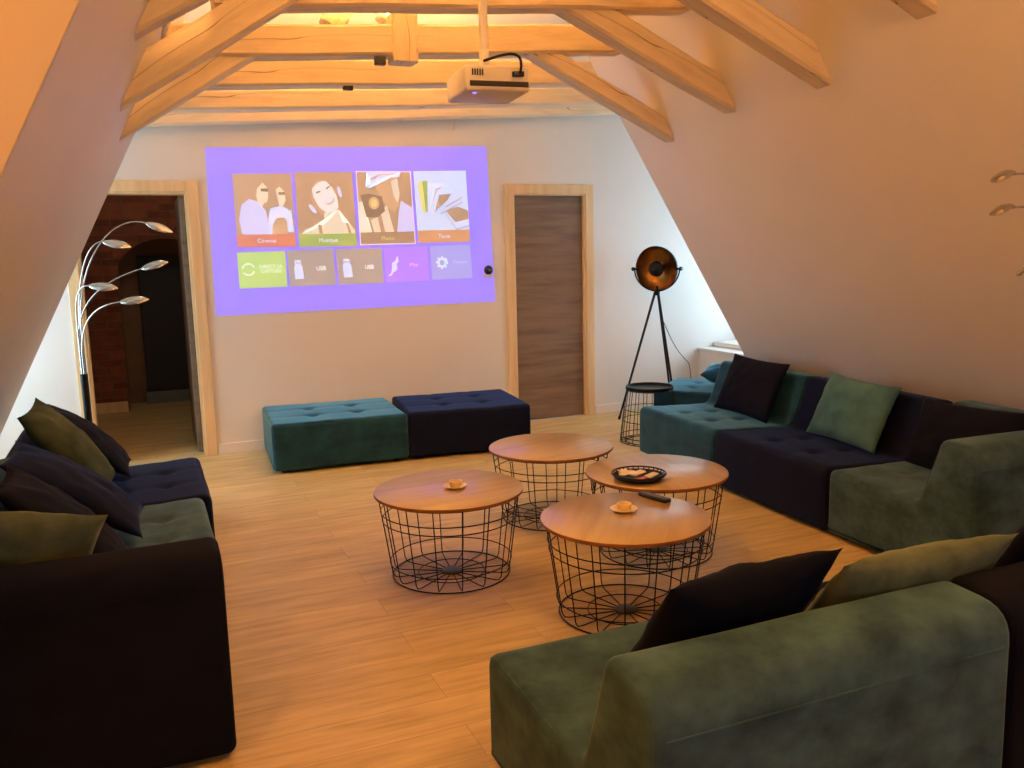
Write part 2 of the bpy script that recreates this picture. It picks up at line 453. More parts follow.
# ------------------------------------------------------------------ timbers
def timber(name, p0, p1, w, h, seed, label, group, cat='beam', cut0=None, cut1=None, amp=.006, part_of=None):
    """hewn timber; p0-p1 is the middle of its lower front edge line (w goes away from the camera, h upwards)"""
    p0, p1 = Vector(p0), Vector(p1); d = p1-p0; L = d.length; d.normalize()
    if abs(d.y) > .9: side = Vector((1, 0, 0))
    else: side = Vector((0, 1, 0))
    upv = d.cross(side); upv = upv if upv.z > 0 or abs(upv.z) < .01 else -upv
    side = upv.cross(d)
    if side.y < 0 and abs(d.y) < .9: side = -side
    n = max(6, int(L/.09)); bm = bmesh.new()
    prof = []
    b = .014
    for (cx, cz) in ((b, 0), (w-b, 0), (w, b), (w, h-b), (w-b, h), (b, h), (0, h-b), (0, b)): prof.append((cx, cz))
    rings = []
    for i in range(n+1):
        x = L*i/n; ring = []
        for (a, c) in prof:
            q = Vector((x*1.3+seed*7.1, a*2+seed, c*2))
            dz = noise.noise(q)*amp*1.6; dy = noise.noise(q+Vector((9, 3, 1)))*amp
            q2 = Vector((x*6+seed, a*11, c*11)); dz += noise.noise(q2)*amp*.4
            xx = x
            if i == 0 and cut0: xx = x+cut0*c
            if i == n and cut1: xx = x+cut1*c
            ring.append(bm.verts.new((xx, a+dy, c+dz)))
        rings.append(ring)
    for A, B in zip(rings, rings[1:]):
        for k in range(8): bm.faces.new((A[k], A[(k+1) % 8], B[(k+1) % 8], B[k]))
    bm.faces.new(rings[0][::-1]); bm.faces.new(rings[-1])
    o = obj(name, bm, M['beam'])
    m = Matrix((d, side, upv)).transposed().to_4x4(); m.translation = p0
    o.matrix_world = m
    return tag(o, label, cat, group) if label else o
BG = 'whitewashed timber beams under the roof'
timber('tie_beam', (.0, 7.0-.03, 2.494), (4.35, 6.97, 2.752), .10, .115, 1, 'thin whitewashed tie beam lying tight against the far wall top', BG)
timber('tie_beam', (-.02, 6.3, 2.497), (4.15, 6.3, 2.724), .14, .130, 2, 'whitewashed tie beam one step out from the far wall', BG)
timber('tie_beam', (.16, 5.6, 2.533), (3.60, 5.6, 2.726), .14, .158, 3, 'whitewashed tie beam between the projector and the far wall, just above its top', BG)
timber('tie_beam', (.20, 4.9, 2.56), (2.90, 4.9, 2.752), .15, .165, 4, 'cracked whitewashed tie beam with a post joint in its middle', BG)
timber('tie_beam', (.40, 4.2, 2.64), (2.92, 4.2, 2.836), .15, .17, 5, 'whitewashed tie beam cut off by the top edge of the photo', BG)
timber('tie_beam', (.45, 3.5, 2.70), (2.75, 3.5, 2.88), .15, .17, 6, 'nearest tie beam above the projector, out of the frame', BG)
CG = 'slanting timber braces running into the roof slopes'
def brace(x0, z0, x1, z1, y, h, seed, label, ext=.12):
    d = Vector((x1-x0, 0, z1-z0)).normalized()
    p0 = Vector((x0, y, z0))-d*0; p1 = Vector((x1, y, z1))+d*ext
    return timber('brace', p0, p1, .13, h, seed, label, CG)
brace(2.235, 2.727, 3.297, 2.222, 4.925, .108, 11, 'lowest slanting brace on the right slope, farthest from camera')
brace(2.03, 2.822, 3.278, 2.292, 4.225, .145, 12, 'long slanting brace on the right, second from the far wall')
brace(1.85, 2.905, 3.153, 2.354, 3.46, .14, 13, 'slanting brace on the right slope, third from the far wall')
brace(2.30, 2.83, 3.095, 2.494, 2.76, .14, 14, 'short stub of a brace at the top edge, upper right')
def braceL(x0, z0, x1, z1, y, h, seed, label):
    d = Vector((x1-x0, 0, z1-z0)).normalized()
    return timber('brace', Vector((x0, y, z0))-d*.14, (x1, y, z1), .13, h, seed, label, CG)
braceL(-.026, 2.156, .70, 2.613, 4.925, .13, 15, 'lowest slanting brace on the left, next to the far wall')
braceL(-.024, 2.181, .95, 2.812, 4.16, .145, 16, 'wide slanting brace on the left with nail holes, above the lowest one')
braceL(.016, 2.309, .90, 2.85, 3.46, .14, 17, 'upper left slanting brace cut off by the top edge')
timber('post', (1.40, 4.875, 2.61), (1.40, 4.875, 3.3), .15, .145, 21, 'short timber post block jointed on the cracked tie beam', BG, cat='post').location.x = 1.545
timber('strut', (1.20, 5.2, 2.82), (1.46, 5.2, 3.28), .12, .14, 22, 'leaning strut behind the post, left one of two', BG, cat='strut')
timber('strut', (1.50, 5.05, 2.80), (1.86, 5.05, 3.28), .12, .16, 23, 'leaning strut behind the post, right one of two', BG, cat='strut')
timber('purlin', (.21, 4.45, 2.60), (.21, 7.085, 2.60), .11, .085, 24, 'end of a roof purlin showing between the left braces', BG, cat='purlin')

# ------------------------------------------------------------------ soft furniture
def round_poly(pts, step=.028):
    """closed polygon of (x, z, radius) -> dense rounded outline"""
    n = len(pts); out = []
    for i in range(n):
        p = Vector(pts[i][:2]); a = Vector(pts[i-1][:2]); b = Vector(pts[(i+1) % n][:2]); r = pts[i][2]
        u = (a-p).normalized(); v = (b-p).normalized()
        ang = u.angle(v); t = r/math.tan(ang/2)
        t0 = p+u*t; t1 = p+v*t
        k = 6
        for j in range(k+1):
            s = j/k; q = t0*(1-s)**2+p*2*s*(1-s)+t1*s*s
            out.append(q)
    res = []
    for i in range(len(out)):
        a, b = out[i], out[(i+1) % len(out)]; L = (b-a).length
        m = max(1, int(L/step))
        for j in range(m): res.append(a.lerp(b, j/m))
    return res
def soft_extrude(pts, W, r, nx, disp=None, seed=0):
    """outline in (y,z) extruded along x, edges at both sides rounded by r"""
    n = len(pts); bm = bmesh.new()
    nor = []
    for i in range(n):
        d = pts[(i+1) % n]-pts[i-1]; nor.append(Vector((d.y, -d.x)).normalized())
    area = sum(pts[i].x*pts[(i+1) % n].y-pts[(i+1) % n].x*pts[i].y for i in range(n))
    sg = 1 if area > 0 else -1
    rows = []
    ks = 5
    for k in range(ks): t = PI/2*k/ks; rows.append((r*(1-math.sin(t)) if False else r*(1-math.sin(t)), r*(1-math.cos(PI/2-t)) ))
    xs = []
    for k in range(ks+1):
        t = PI/2*k/ks; xs.append((r*(1-math.cos(t)) , r*(1-math.sin(t))))
    cols = [(x, ins) for (x, ins) in xs]+[(r+(W-2*r)*k/nx, 0) for k in range(1, nx)]+[(W-x, ins) for (x, ins) in reversed(xs)]
    rings = []
    for (x, ins) in cols:
        ring = []
        for i in range(n):
            q = pts[i]-nor[i]*sg*ins
            co = Vector((x-W/2, q.x, q.y))
            nn = Vector((0, nor[i].x*sg, nor[i].y*sg))
            w = noise.noise(Vector((co.x*3+seed, co.y*3, co.z*3)))*.005
            if disp: w += disp(co, nn)
            ring.append(bm.verts.new(co+nn*w))
        rings.append(ring)
    for A, B in zip(rings, rings[1:]):
        for i in range(n): bm.faces.new((A[i], A[(i+1) % n], B[(i+1) % n], B[i]))
    bm.faces.new(rings[0]); bm.faces.new(rings[-1][::-1])
    return bm
def tuft(bx, by, zmin, amp=.017, half=None):
    def f(co, nn):
        if nn.z < .5 or co.z < zmin-.1 or co.z > zmin+.12: return 0
        d = 0
        for (x, y) in [(a, b) for a in bx for b in by]:
            d -= amp*math.exp(-((co.x-x)**2+(co.y-y)**2)/(.045**2))
        for x in bx: d -= .0028*math.exp(-((co.x-x)/.028)**2)
        for y in by: d -= .0028*math.exp(-((co.y-y)/.028)**2)
        return d*min(1, max(0, (nn.z-.5)*2.5))
    return f
MD = .92     # depth of a seating module
PROF = [(0, .025, .02), (0, .372, .055), (.60, .345, .085), (.715, .672, .05), (MD, .66, .10), (MD, .025, .02)]
def module(name, label, cat, mat, pipe, loc, rz, W=1.02, group='modular velvet seating', side_back=None):
    root = thing(name, label, cat, loc, rz, group)
    bx, by = (-W/6, W/6), (.20, .42)
    pts = round_poly(PROF)
    body = obj('seat_body', soft_extrude(pts, W, .03, 34, tuft(bx, by, .36), loc[0]), mat, root, angle=75)
    # seam across the back and piping along the rear edges
    bm = bmesh.new()
    tube(bm, [(-W/2+.03, MD-.001, .565), (0, MD, .565), (W/2-.03, MD-.001, .565)], .0022, 6)
    obj('back_seam', bm, pipe, root)
    for s in (-1, 1):
        bm = bmesh.new()
        prof = [p for p in pts]
        line = []
        for i, p in enumerate(prof):
            line.append((s*(W/2-.007), p.x, p.y))
        cen = Vector((s*(W/2-.007), MD/2, .3))
        q = []
        for i in range(len(prof)):
            d = prof[(i+1) % len(prof)]-prof[i-1]; nr = Vector((d.y, -d.x)).normalized()
            ar = -1
            q.append((s*(W/2-.0098), prof[i].x+nr.x*.0098, prof[i].y+nr.y*.0098))
        tube(bm, q, .0028, 5, closed=True)
        obj('side_piping', bm, pipe, root)
    for x in bx:
        for y in by:
            bm = bmesh.new(); lathe(bm, [(0, .006), (.009, .004), (.013, 0), (.009, -.004), (0, -.006)], 14)
            obj('tuft_button', bm, mat, root, loc=(x, y, (.3575-.019)+ (.0 if y < .3 else -.008)))
    for x in (-W/2+.08, W/2-.08):
        for y in (.08, MD-.08):
            bm = bmesh.new(); lathe(bm, [(0, 0), (.022, 0), (.026, .045), (0, .045)], 16)
            obj('foot', bm, M['rubber'], root, loc=(x, y, 0))
    if side_back:
        sp = round_poly([(0, .36, .01), (.0, .668, .05), (.20, .662, .07), (.20, .36, .01)])
        bm = soft_extrude(sp, MD-.22, .03, 20, None, 3)
        o = obj('side_backrest', bm, mat, root, angle=75)
        o.rotation_euler = (0, 0, side_back*-PI/2); o.location = (side_back*(W/2-.2), (MD-.22)/2+.01, 0)
    return root
def ottoman(label, mat, pipe, loc, rz, W=.99, DD=.86, H=.365, group='velvet ottomans on the floor'):
    root = thing('ottoman', label, 'ottoman', loc, rz, group)
    bx, by = (-W/6, W/6), (DD/3, DD*2/3)
    pts = round_poly([(0, .025, .02), (0, H, .036), (DD, H, .036), (DD, .025, .02)])
    obj('seat_body', soft_extrude(pts, W, .026, 34, tuft(bx, by, H-.005), loc[0]), mat, root, angle=75)
    for x in bx:
        for y in by:
            bm = bmesh.new(); lathe(bm, [(0, .006), (.009, .004), (.013, 0), (.009, -.004), (0, -.006)], 14)
            obj('tuft_button', bm, mat, root, loc=(x, y, H-.026))
    for x in (-W/2+.08, W/2-.08):
        for y in (.08, DD-.08):
            bm = bmesh.new(); lathe(bm, [(0, 0), (.022, 0), (.026, .045), (0, .045)], 16)
            obj('foot', bm, M['rubber'], root, loc=(x, y, 0))
    return root
# right row: front line starts at (3.362, 5.513) and runs towards the camera
aR = math.radians(3.1); uR = Vector((-math.sin(aR), -math.cos(aR), 0)); oR = Vector((3.362, 5.513, 0))
def rrow(t): return tuple(oR+uR*t)
rzR = -PI/2-aR
module('sofa_module', 'teal velvet sofa seat at the far end of the row along the right slope', 'sofa', M['teal'], M['teal'], rrow(.505), rzR, 1.0)
module('sofa_module', 'navy velvet sofa seat in the middle of the right row', 'sofa', M['navy'], M['navy'], rrow(1.545), rzR, 1.05)
# corner seat of the right row: faces the far wall, its back towards the camera
cR = oR+uR*3.01+Vector((math.cos(aR), -math.sin(aR), 0))*.51
cf = oR+uR*2.085+Vector((math.cos(aR), -math.sin(aR), 0))*.50
module('corner_sofa_module', 'grey green corner seat at the near end of the right row', 'sofa', M['green'], M['green'], tuple(cf), PI-aR, .99, side_back=-1)
# left row
module('sofa_module', 'navy velvet sofa seat on the left nearest the open doorway', 'sofa', M['navy'], M['navy'], (.245, 4.95, 0), PI/2, .94)
module('sofa_module', 'sage green velvet sofa seat on the left between two dark ones', 'sofa', M['green'], M['green'], (.208, 4.01, 0), PI/2, .925)
module('corner_sofa_module', 'near black velvet corner seat at lower left, its back to the camera', 'sofa', M['dark'], M['dark'], (-.315, 3.54, 0), PI, .95)
# near row, seen from behind
module('sofa_module', 'green velvet sofa seat in the foreground seen from behind', 'sofa', M['green'], M['green'], (1.372, 2.27, 0), PI, 1.03)
module('sofa_module', 'dark navy sofa seat at the lower right edge beside the green one', 'sofa', M['dark'], M['dark'], (2.412, 2.27, 0), PI, 1.03)
aO = -math.radians(5.65)
ottoman('teal velvet ottoman in front of the far wall below the projected menu', M['teal'], M['teal'], (1.258, 6.155, 0), -math.radians(3), .985, .86)
ottoman('dark navy velvet ottoman beside the teal one, next to the closed door', M['navy'], M['navy'], (2.236, 6.085, 0), -math.radians(6.8), .96, .85)
ottoman('bright teal ottoman in the window dormer behind the small black table', M['teal'], M['teal'], (4.14, 5.80, 0), math.radians(-48.7), .82, .78)

def pillow(name, label, mat, c, nrm, up, w, h, t, seed=1, group='velvet cushions on the sofas', roll=0, pinch=.07):
    bm = bmesh.new(); N = 26; g = [[], []]
    for side in (0, 1):
        for i in range(N+1):
            row = []
            for j in range(N+1):
                u = -1+2*i/N; v = -1+2*j/N
                pu = u*(1-pinch*(1-v*v)*abs(u)**1.0); pv = v*(1-pinch*(1-u*u)*abs(v)**1.0)
                th = (max(0, 1-u*u)**.55)*(max(0, 1-v*v)**.55)
                z = t/2*th
                ed = max(abs(u), abs(v))
                wr = noise.noise(Vector((u*3.2+seed*5, v*3.2, side*4+seed)))*.012*th**.5
                z += wr+noise.noise(Vector((u*9+seed, v*9, side*7)))*.003*th**.5
                if side: z = -z
                key = (pu*w/2, pv*h/2, z)
                if side and ed > .9999: row.append(g[0][i][j])
                else: row.append(bm.verts.new(key))
            g[side].append(row)
    for side in (0, 1):
        for i in range(N):
            for j in range(N):
                f = [g[side][i][j], g[side][i+1][j], g[side][i+1][j+1], g[side][i][j+1]]
                try: bm.faces.new(f if not side else f[::-1])
                except ValueError: pass
    o = obj(name, bm, mat, angle=170)
    o.matrix_world = orient(c, nrm, up) @ Matrix.Rotation(roll, 4, 'Z')
    return tag(o, label, 'cushion', group)
vR = Vector((-math.cos(aR), math.sin(aR), 0))     # direction the right row faces
def leanR(p, tilt): return vR*math.cos(tilt)+Vector((0, 0, 1))*math.sin(tilt)
pillow('cushion', 'black navy cushion leaning on the teal seat of the right row', M['dark'], (3.90, 4.89, .555), leanR(0, .42), (.3, 0, 1), .65, .43, .15, 1, roll=-.03)
pillow('cushion', 'pale sea green cushion on the navy seat of the right row', M['sea'], (3.845, 3.88, .55), leanR(0, .42), (.3, 0, 1), .60, .41, .16, 2, roll=-.05)
pillow('cushion', 'large dark cushion leaning in the corner seat of the right row', M['dark'], (3.80, 3.08, .525), leanR(0, .42), (.3, 0, 1), .66, .40, .16, 3, roll=.02)
pillow('cushion', 'dark teal cushion lying on the bright teal ottoman in the dormer', M['teal'], (4.50, 5.94, .462), Vector((.08, -.22, .97)), (1, 0, 0), .40, .40, .18, 4, roll=.75)
pillow('cushion', 'dark navy cushion on the foreground green sofa', M['dark'], (1.305, 1.71, .605), (-.06, .80, .55), (0, -.3, 1), .55, .42, .17, 5, roll=.03)
pillow('cushion', 'olive green cushion in the foreground behind the sofa back, right of the dark one', M['olive'], (1.85, 1.68, .575), (0, .80, .55), (0, -.3, 1), .64, .42, .17, 6, roll=.03)
pillow('cushion', 'dark cushion at the right edge of the foreground, on the dark sofa seat', M['dark'], (2.60, 1.70, .62), (0, .80, .55), (0, -.3, 1), .56, .44, .16, 7, roll=0)
def pl(label, mat, top, bot, y, w, t, seed, yaw=0, name='cushion', roll=0):
    a = Vector((top[0], y, top[1])); b = Vector((bot[0], y, bot[1])); up = (a-b).normalized()
    nrm = Vector((up.z, 0, -up.x)); nrm = Matrix.Rotation(yaw, 3, 'Z') @ nrm
    return pillow(name, label, mat, (a+b)/2, nrm, up, w, (a-b).length, t, seed, roll=roll)
pl('navy cushion leaning on the left row nearest the open doorway', M['dark'], (-.53, .765), (-.13, .40), 5.14, .46, .15, 8)
pl('moss green cushion standing tall among dark ones on the left', M['moss'], (-.555, .85), (-.215, .40), 4.72, .46, .16, 9, yaw=-.12)
pl('black navy cushion lying in front of the moss green one on the left', M['navy'], (-.555, .78), (-.07, .415), 3.97, .46, .15, 10, yaw=-.05)
pl('dark cushion half hidden behind the olive one at the left edge', M['dark'], (-.50, .82), (-.12, .43), 3.34, .40, .14, 11)
pillow('cushion', 'olive cushion at the left edge on the near black corner seat', M['olive'], (-.47, 3.03, .615), (0, .86, .50), (0, -.3, 1), .54, .44, .17, 12, roll=.25)

# ------------------------------------------------------------------ wire tables
TR_, TH_, BR_ = .358, .425, .28
def wire_table(label, loc, rz):
    root = thing('coffee_table', label, 'coffee table', loc, rz, 'round wire basket coffee tables')
    bm = bmesh.new()
    prof = [(0, TH_), (TR_-.006, TH_), (TR_-.001, TH_-.003), (TR_, TH_-.008), (TR_, TH_-.014), (TR_-.003, TH_-.018), (0, TH_-.018)]
    lathe(bm, prof, 96)
    for f in bm.faces:
        if f.normal.z < .5 and f.calc_center_median().z < TH_-.002: f.material_index = 1
    obj('tabletop', bm, [M['top'], M['topedge']], root, angle=35)
    R1 = TR_-.02
    def rad(z): return BR_+(R1-BR_)*z/(TH_-.018)
    for k in range(16):
        a = 2*PI*(k+.35)/16; ca, sa = math.cos(a), math.sin(a)
        bm = bmesh.new()
        z1 = TH_-.018
        pts = [(ca*.04, sa*.04, .006), (ca*(BR_-.03), sa*(BR_-.03), .006), (ca*(BR_-.008), sa*(BR_-.008), .010), (ca*rad(.03), sa*rad(.03), .03), (ca*R1, sa*R1, z1)]
        tube(bm, pts, .0027, 6)
        obj('wire_rib', bm, M['black'], root)
    for z in (.006, .077, .29, .33, TH_-.022):
        bm = bmesh.new(); tube(bm, circle(rad(z)+.002, z, 64), .0027 if z > .01 else .0035, 6, closed=True)
        obj('wire_ring', bm, M['black'], root)
    bm = bmesh.new(); tube(bm, circle(.16, .009, 48), .0025, 6, closed=True)
    obj('wire_ring', bm, M['black'], root)
    bm = bmesh.new(); lathe(bm, [(0, .016), (.04, .016), (.046, .012), (.046, .003), (0, .003)], 32)
    obj('centre_plate', bm, M['grey'], root)
    return root
TA, TB, TC, TD = (1.283, 3.834), (1.803, 3.064), (2.106, 4.416), (2.331, 3.648)
t0 = wire_table('round wire coffee table on the left with pinkish lit top and one saucer', TA+(0,), .1)
dup(t0, TB+(0,), .9, 'round wire coffee table nearest the camera carrying a remote and a saucer')
dup(t0, TC+(0,), .3, 'empty round wire coffee table farthest back, near the navy ottoman')
dup(t0, TD+(0,), 1.5, 'round wire coffee table on the right holding a black snack basket')

def saucer(label, loc):
    bm = bmesh.new()
    lathe(bm, [(0, .002), (.026, .002), (.03, 0), (.033, .003), (.056, .011), (.060, .014), (.058, .0155), (.050, .0125), (.030, .006), (0, .006)], 40)
    o = obj('saucer', bm, M['ceramic'], loc=loc)
    return tag(o, label, 'saucer', 'saucers on the coffee tables')
def cup(label, loc):
    root = thing('cup', label, 'cup', loc, .4, 'small cups on saucers')
    bm = bmesh.new(); lathe(bm, [(0, 0), (.023, 0), (.027, .004), (.031, .026), (.031, .028), (.028, .028), (.025, .006), (0, .005)], 32)
    obj('cup_body', bm, M['ceramic'], root)
    bm = bmesh.new(); tube(bm, bez((.028, 0, .023), (.046, 0, .026), (.046, 0, .006), (.026, 0, .008)), .0028, 8)
    obj('handle', bm, M['ceramic'], root)
    return root
saucer('cream saucer on the pinkish left table', (1.309, 3.815, TH_)); cup('small cream cup on the saucer of the left table', (1.312, 3.82, TH_+.006))
saucer('cream saucer on the table nearest the camera', (1.833, 3.121, TH_)); cup('small cream cup on the saucer beside the remote', (1.836, 3.125, TH_+.006))
rm = thing('remote_control', 'black remote control lying on the nearest round table', 'remote', (2.047, 3.216, TH_), -math.radians(77))
bm = bmesh.new(); box(bm, -.085, .085, -.021, .021, 0, .018, .006); obj('remote_body', bm, M['blackp'], rm)
for i in range(5):
    for j in range(2):
        bm = bmesh.new(); lathe(bm, [(0, .0195), (.004, .0195), (.005, .018), (.005, .0175), (0, .0175)], 12)
        obj('button', bm, M['grey'], rm, loc=(-.06+i*.026, -.009+j*.018, 0))
bk = thing('snack_basket', 'black wire basket of snacks on the right round table', 'basket', (2.160, 3.535, TH_), .2)
for (r, z, q) in ((.085, .004, .003), (.100, .009, .003), (.112, .015, .003), (.122, .022, .003), (.131, .033, .0045)):
    bm = bmesh.new(); tube(bm, circle(r, z, 48), q, 6, closed=True); obj('basket_ring', bm, M['black'], bk)
for k in range(30):
    a = 2*PI*k/30; c, s_ = math.cos(a), math.sin(a)
    bm = bmesh.new(); tube(bm, [(c*.01, s_*.01, .004), (c*.085, s_*.085, .004), (c*.112, s_*.112, .015), (c*.122, s_*.122, .022), (c*.131, s_*.131, .033)], .003, 5)
    obj('basket_rib', bm, M['black'], bk)
bm = bmesh.new(); lathe(bm, [(0, .007), (.084, .007), (.120, .0205), (.121, .019), (.085, .004), (0, .004)], 40); obj('basket_base', bm, M['black'], bk)
def packet(label, x, y, z, rz, tilt, m, L=.10, W=.036, hh=.02):
    bm = bmesh.new(); box(bm, -L/2, L/2, -W/2, W/2, 0, hh, .006)
    for v in bm.verts:
        if abs(v.co.x) > L*.38: v.co.z = hh*.5+(v.co.z-hh*.5)*.45
    o = obj('snack_packet', bm, m)
    o.location = (2.165+x, 3.525+y, TH_+z); o.rotation_euler = (tilt, 0, rz)
    return tag(o, label, 'snack', 'snack packets in the basket')
packet('cream snack packet at the back of the wire basket', -.05, .045, .020, .45, .0, M['packet'])
packet('cream snack packet in the middle of the wire basket', -.025, -.01, .030, .45, .12, M['packet'])
packet('cream snack packet at the front right of the wire basket', .03, -.05, .022, .5, .1, M['packet'], .085)
packet('rust red snack packet under the cream ones in the wire basket', -.03, -.052, .010, .3, 0, M['packetr'], .09)
packet('small cream packet standing at the rear left of the wire basket', -.055, .075, .014, .2, .3, M['packet'], .05, .03, .034)

# small black drum table
DT, DX, DY = .445, 3.675, 5.85
RT, RB = .19, .235
dr = thing('side_table', 'small black wire side table with tray top between the lamp and the right row', 'side table', (DX, DY, 0), 0)
bm = bmesh.new(); lathe(bm, [(0, DT-.012), (RT-.013, DT-.012), (RT-.008, DT-.008), (RT-.005, DT+.008), (RT, DT+.008), (RT, DT-.016), (RT-.008, DT-.02), (0, DT-.02)], 64)
obj('tray_top', bm, M['black'], dr)
def drad(z): return RB-(RB-RT+.01)*(z/DT)**1.2
for k in range(18):
    a = 2*PI*(k+.2)/18; c, s_ = math.cos(a), math.sin(a)
    bm = bmesh.new(); tube(bm, [(c*r_, s_*r_, z_) for r_, z_ in ((drad(DT-.018), DT-.018), (drad(.3), .3), (drad(.18), .18), (drad(.03), .03), (RB-.004, .006), (RB-.05, .005))], .0028, 6)
    obj('wire_rib', bm, M['black'], dr)
for (r, z) in ((drad(DT-.022), DT-.022), (drad(.27)+.002, .27), (drad(.18)+.002, .18), (drad(.05)+.002, .05), (RB-.002, .006), (RB-.05, .006)):
    bm = bmesh.new(); tube(bm, circle(r, z, 56), .003, 6, closed=True); obj('wire_ring', bm, M['black'], dr)

# ------------------------------------------------------------------ tripod dish lamp
LX, LY = 4.30, 6.72
lp = thing('tripod_lamp', 'black tripod floor lamp with gold lined dish in the bright corner', 'floor lamp', (LX, LY, 0), 0)
hub = Vector((0, 0, 1.145))
for f in ((-.385, .03), (.36, .29), (.195, -.03)):
    bm = bmesh.new(); e = Vector((f[0], f[1], .0))
    p = hub+Vector((f[0]*.05, f[1]*.05, 0))
    tube(bm, [p, p.lerp(e, .5), e], [.012, .011, .009], 10)
    leg = obj('leg', bm, M['black'], lp)
    bm = bmesh.new(); tube(bm, [e+Vector((0, 0, .0)), e+(p-e)*.03], [.011, .012], 10); obj('rubber_foot', bm, M['rubber'], leg)
bm = bmesh.new(); lathe(bm, [(0, 1.115), (.022, 1.115), (.026, 1.13), (.026, 1.165), (.012, 1.175), (.010, 1.20), (0, 1.20)], 24)
obj('hub', bm, M['black'], lp)
DC = Vector((-.01, .0, 1.352))                      # dish centre
df = Vector((-.86, -.50, -.10)).normalized()
ax = df.cross(Vector((0, 0, 1))).normalized()
RD = .203
bm = bmesh.new()
pts = []
for k in range(25):
    a = PI*k/24; pts.append(DC+ax*(RD+.022)*math.cos(a)+Vector((0, 0, -1))*(RD+.022-.028)*math.sin(a)*1.0+df*(-.01))
tube(bm, pts, .007, 8); obj('yoke', bm, M['black'], lp)
for s in (-1, 1):
    bm = bmesh.new(); lathe(bm, [(0, -.03), (.010, -.03), (.010, .012), (.018, .012), (.018, .034), (0, .034)], 16, orient(DC+ax*s*(RD+.012)-df*.01, ax*s))
    obj('knob', bm, M['black'], lp)
prof_in = []; prof_out = []
for k in range(13):
    t = k/12; r = RD*math.sin(t*PI/2*.98); z = -.125*math.cos(t*PI/2*.98)
    prof_in.append((r, z)); prof_out.append((r*1.012, z-.004))
mo = orient(DC, df)
bm = bmesh.new(); lathe(bm, prof_in, 56, mo)
dish_in = obj('dish_lining', bm, M['gold'], lp)
bm = bmesh.new(); lathe(bm, prof_out+[(RD*1.02, .002), (RD*.995, .002)], 56, mo)
obj('dish_shell', bm, M['black'], lp)
bm = bmesh.new(); lathe(bm, [(0, .06), (.035, .055), (.062, .035), (.072, .0), (.066, -.012), (.03, -.03), (.03, -.12), (0, -.12)], 36, orient(DC+df*-.005, df))
obj('bulb_cap', bm, M['black'], lp)
bm = bmesh.new()
tube(bm, bez((.05, -.01, .90), (.14, .05, .80), (.30, .2, .60), (.55, .30, .43), 16)+bez((.55, .30, .43), (.60, .32, .38), (.62, .34, .1), (.62, .33, .006), 10)[1:], .0035, 6)
obj('power_cable', bm, M['rubber'], lp)

# ------------------------------------------------------------------ arc lamps
def lamp_head(root, base, d, L=.175, W=.085, tilt=.6):
    """flattened leaf-shaped chrome head starting at base and running along d"""
    d = Vector(d).normalized(); side = d.cross(Vector((0, 0, 1))).normalized(); up = side.cross(d)
    q = Matrix.Rotation(tilt, 3, d); side = q @ side; up = q @ up
    bm = bmesh.new(); n = 14; seg = 16; rings = []
    for i in range(n+1):
        t = i/n; w = W/2*math.sin(PI*(.06+.92*t))**.75; hgt = .020*math.sin(PI*(.06+.90*t))**.8
        c = Vector(base)+d*L*t-up*.012*t
        ring = []
        for k in range(seg):
            a = 2*PI*k/seg; z = math.sin(a)*hgt
            if z < 0: z *= .25
            ring.append(bm.verts.new(c+side*w*math.cos(a)+up*z))
        rings.append(ring)
    for A, B in zip(rings, rings[1:]):
        for k in range(seg): bm.faces.new((A[k], A[(k+1) % seg], B[(k+1) % seg], B[k]))
    bm.faces.new(rings[0][::-1]); bm.faces.new(rings[-1])
    h = obj('lamp_head', bm, M['chrome'], root)
    bm = bmesh.new(); lathe(bm, [(0, .008), (.012, .005), (.016, 0), (.012, -.007), (0, -.010)], 16, orient(Vector(base)+d*L*.62-up*.014, -up, d))
    obj('bulb', bm, M['bulb'], h)
    return h
def arc_lamp(label, loc, arms, pole_h, L=.175):
    root = thing('arc_lamp', label, 'floor lamp', loc, 0)
    bm = bmesh.new(); lathe(bm, [(0, 0), (.15, 0), (.152, .006), (.148, .022), (.02, .03), (0, .03)], 48)
    obj('base', bm, M['chrome'], root)
    bm = bmesh.new(); tube(bm, [(0, 0, .028), (0, 0, .4), (0, 0, pole_h-.30)], .024, 16); obj('sleeve', bm, M['black'], root)
    for i, (p, d) in enumerate(arms):
        a = 2*PI*i/len(arms); off = Vector((math.cos(a)*.012, math.sin(a)*.012, 0))
        e = Vector(p)-Vector(loc); d = Vector(d).normalized()
        s0 = off+Vector((0, 0, pole_h-.32)); k = off+Vector((0, 0, pole_h-.05*i))
        hd = math.hypot(e.x-k.x, e.y-k.y); dz = max(.05, e.z-k.z)
        pts = [s0, s0.lerp(k, .5)]+bez(k, k+Vector((0, 0, dz*.62)), e-d*hd*.55, e, 20)
        bm = bmesh.new(); tube(bm, pts, [.0065]*2+[.0065-.002*j/20 for j in range(21)], 10)
        obj('arm', bm, M['chrome'], root)
        lamp_head(root, e-d*.005, d, L, L*.49)
    return root
AYL = 6.45
arc_lamp('chrome five armed arc lamp at left in front of the open doorway', (-.40, AYL, 0), [
    ((.075, AYL, 1.785), (.85, -.2, -.30)),
    ((-.20, AYL-.05, 1.665), (.9, -.2, -.16)),
    ((.02, AYL-.1, 1.485), (.88, -.2, .26)),
    ((-.30, AYL-.2, 1.385), (.9, -.3, -.08)),
    ((-.125, AYL-.25, 1.275), (.9, -.2, .10))], 1.09)
arc_lamp('second arc lamp at the right edge, only its chrome heads in view', (3.42, 1.95, 0), [
    ((3.030, 2.30, 1.782), (-.80, .05, -.08)),
    ((3.035, 2.30, 1.660), (-.80, .05, -.08)),
    ((3.20, 2.30, 1.430), (-.85, .05, -.08))], 1.15, .125)

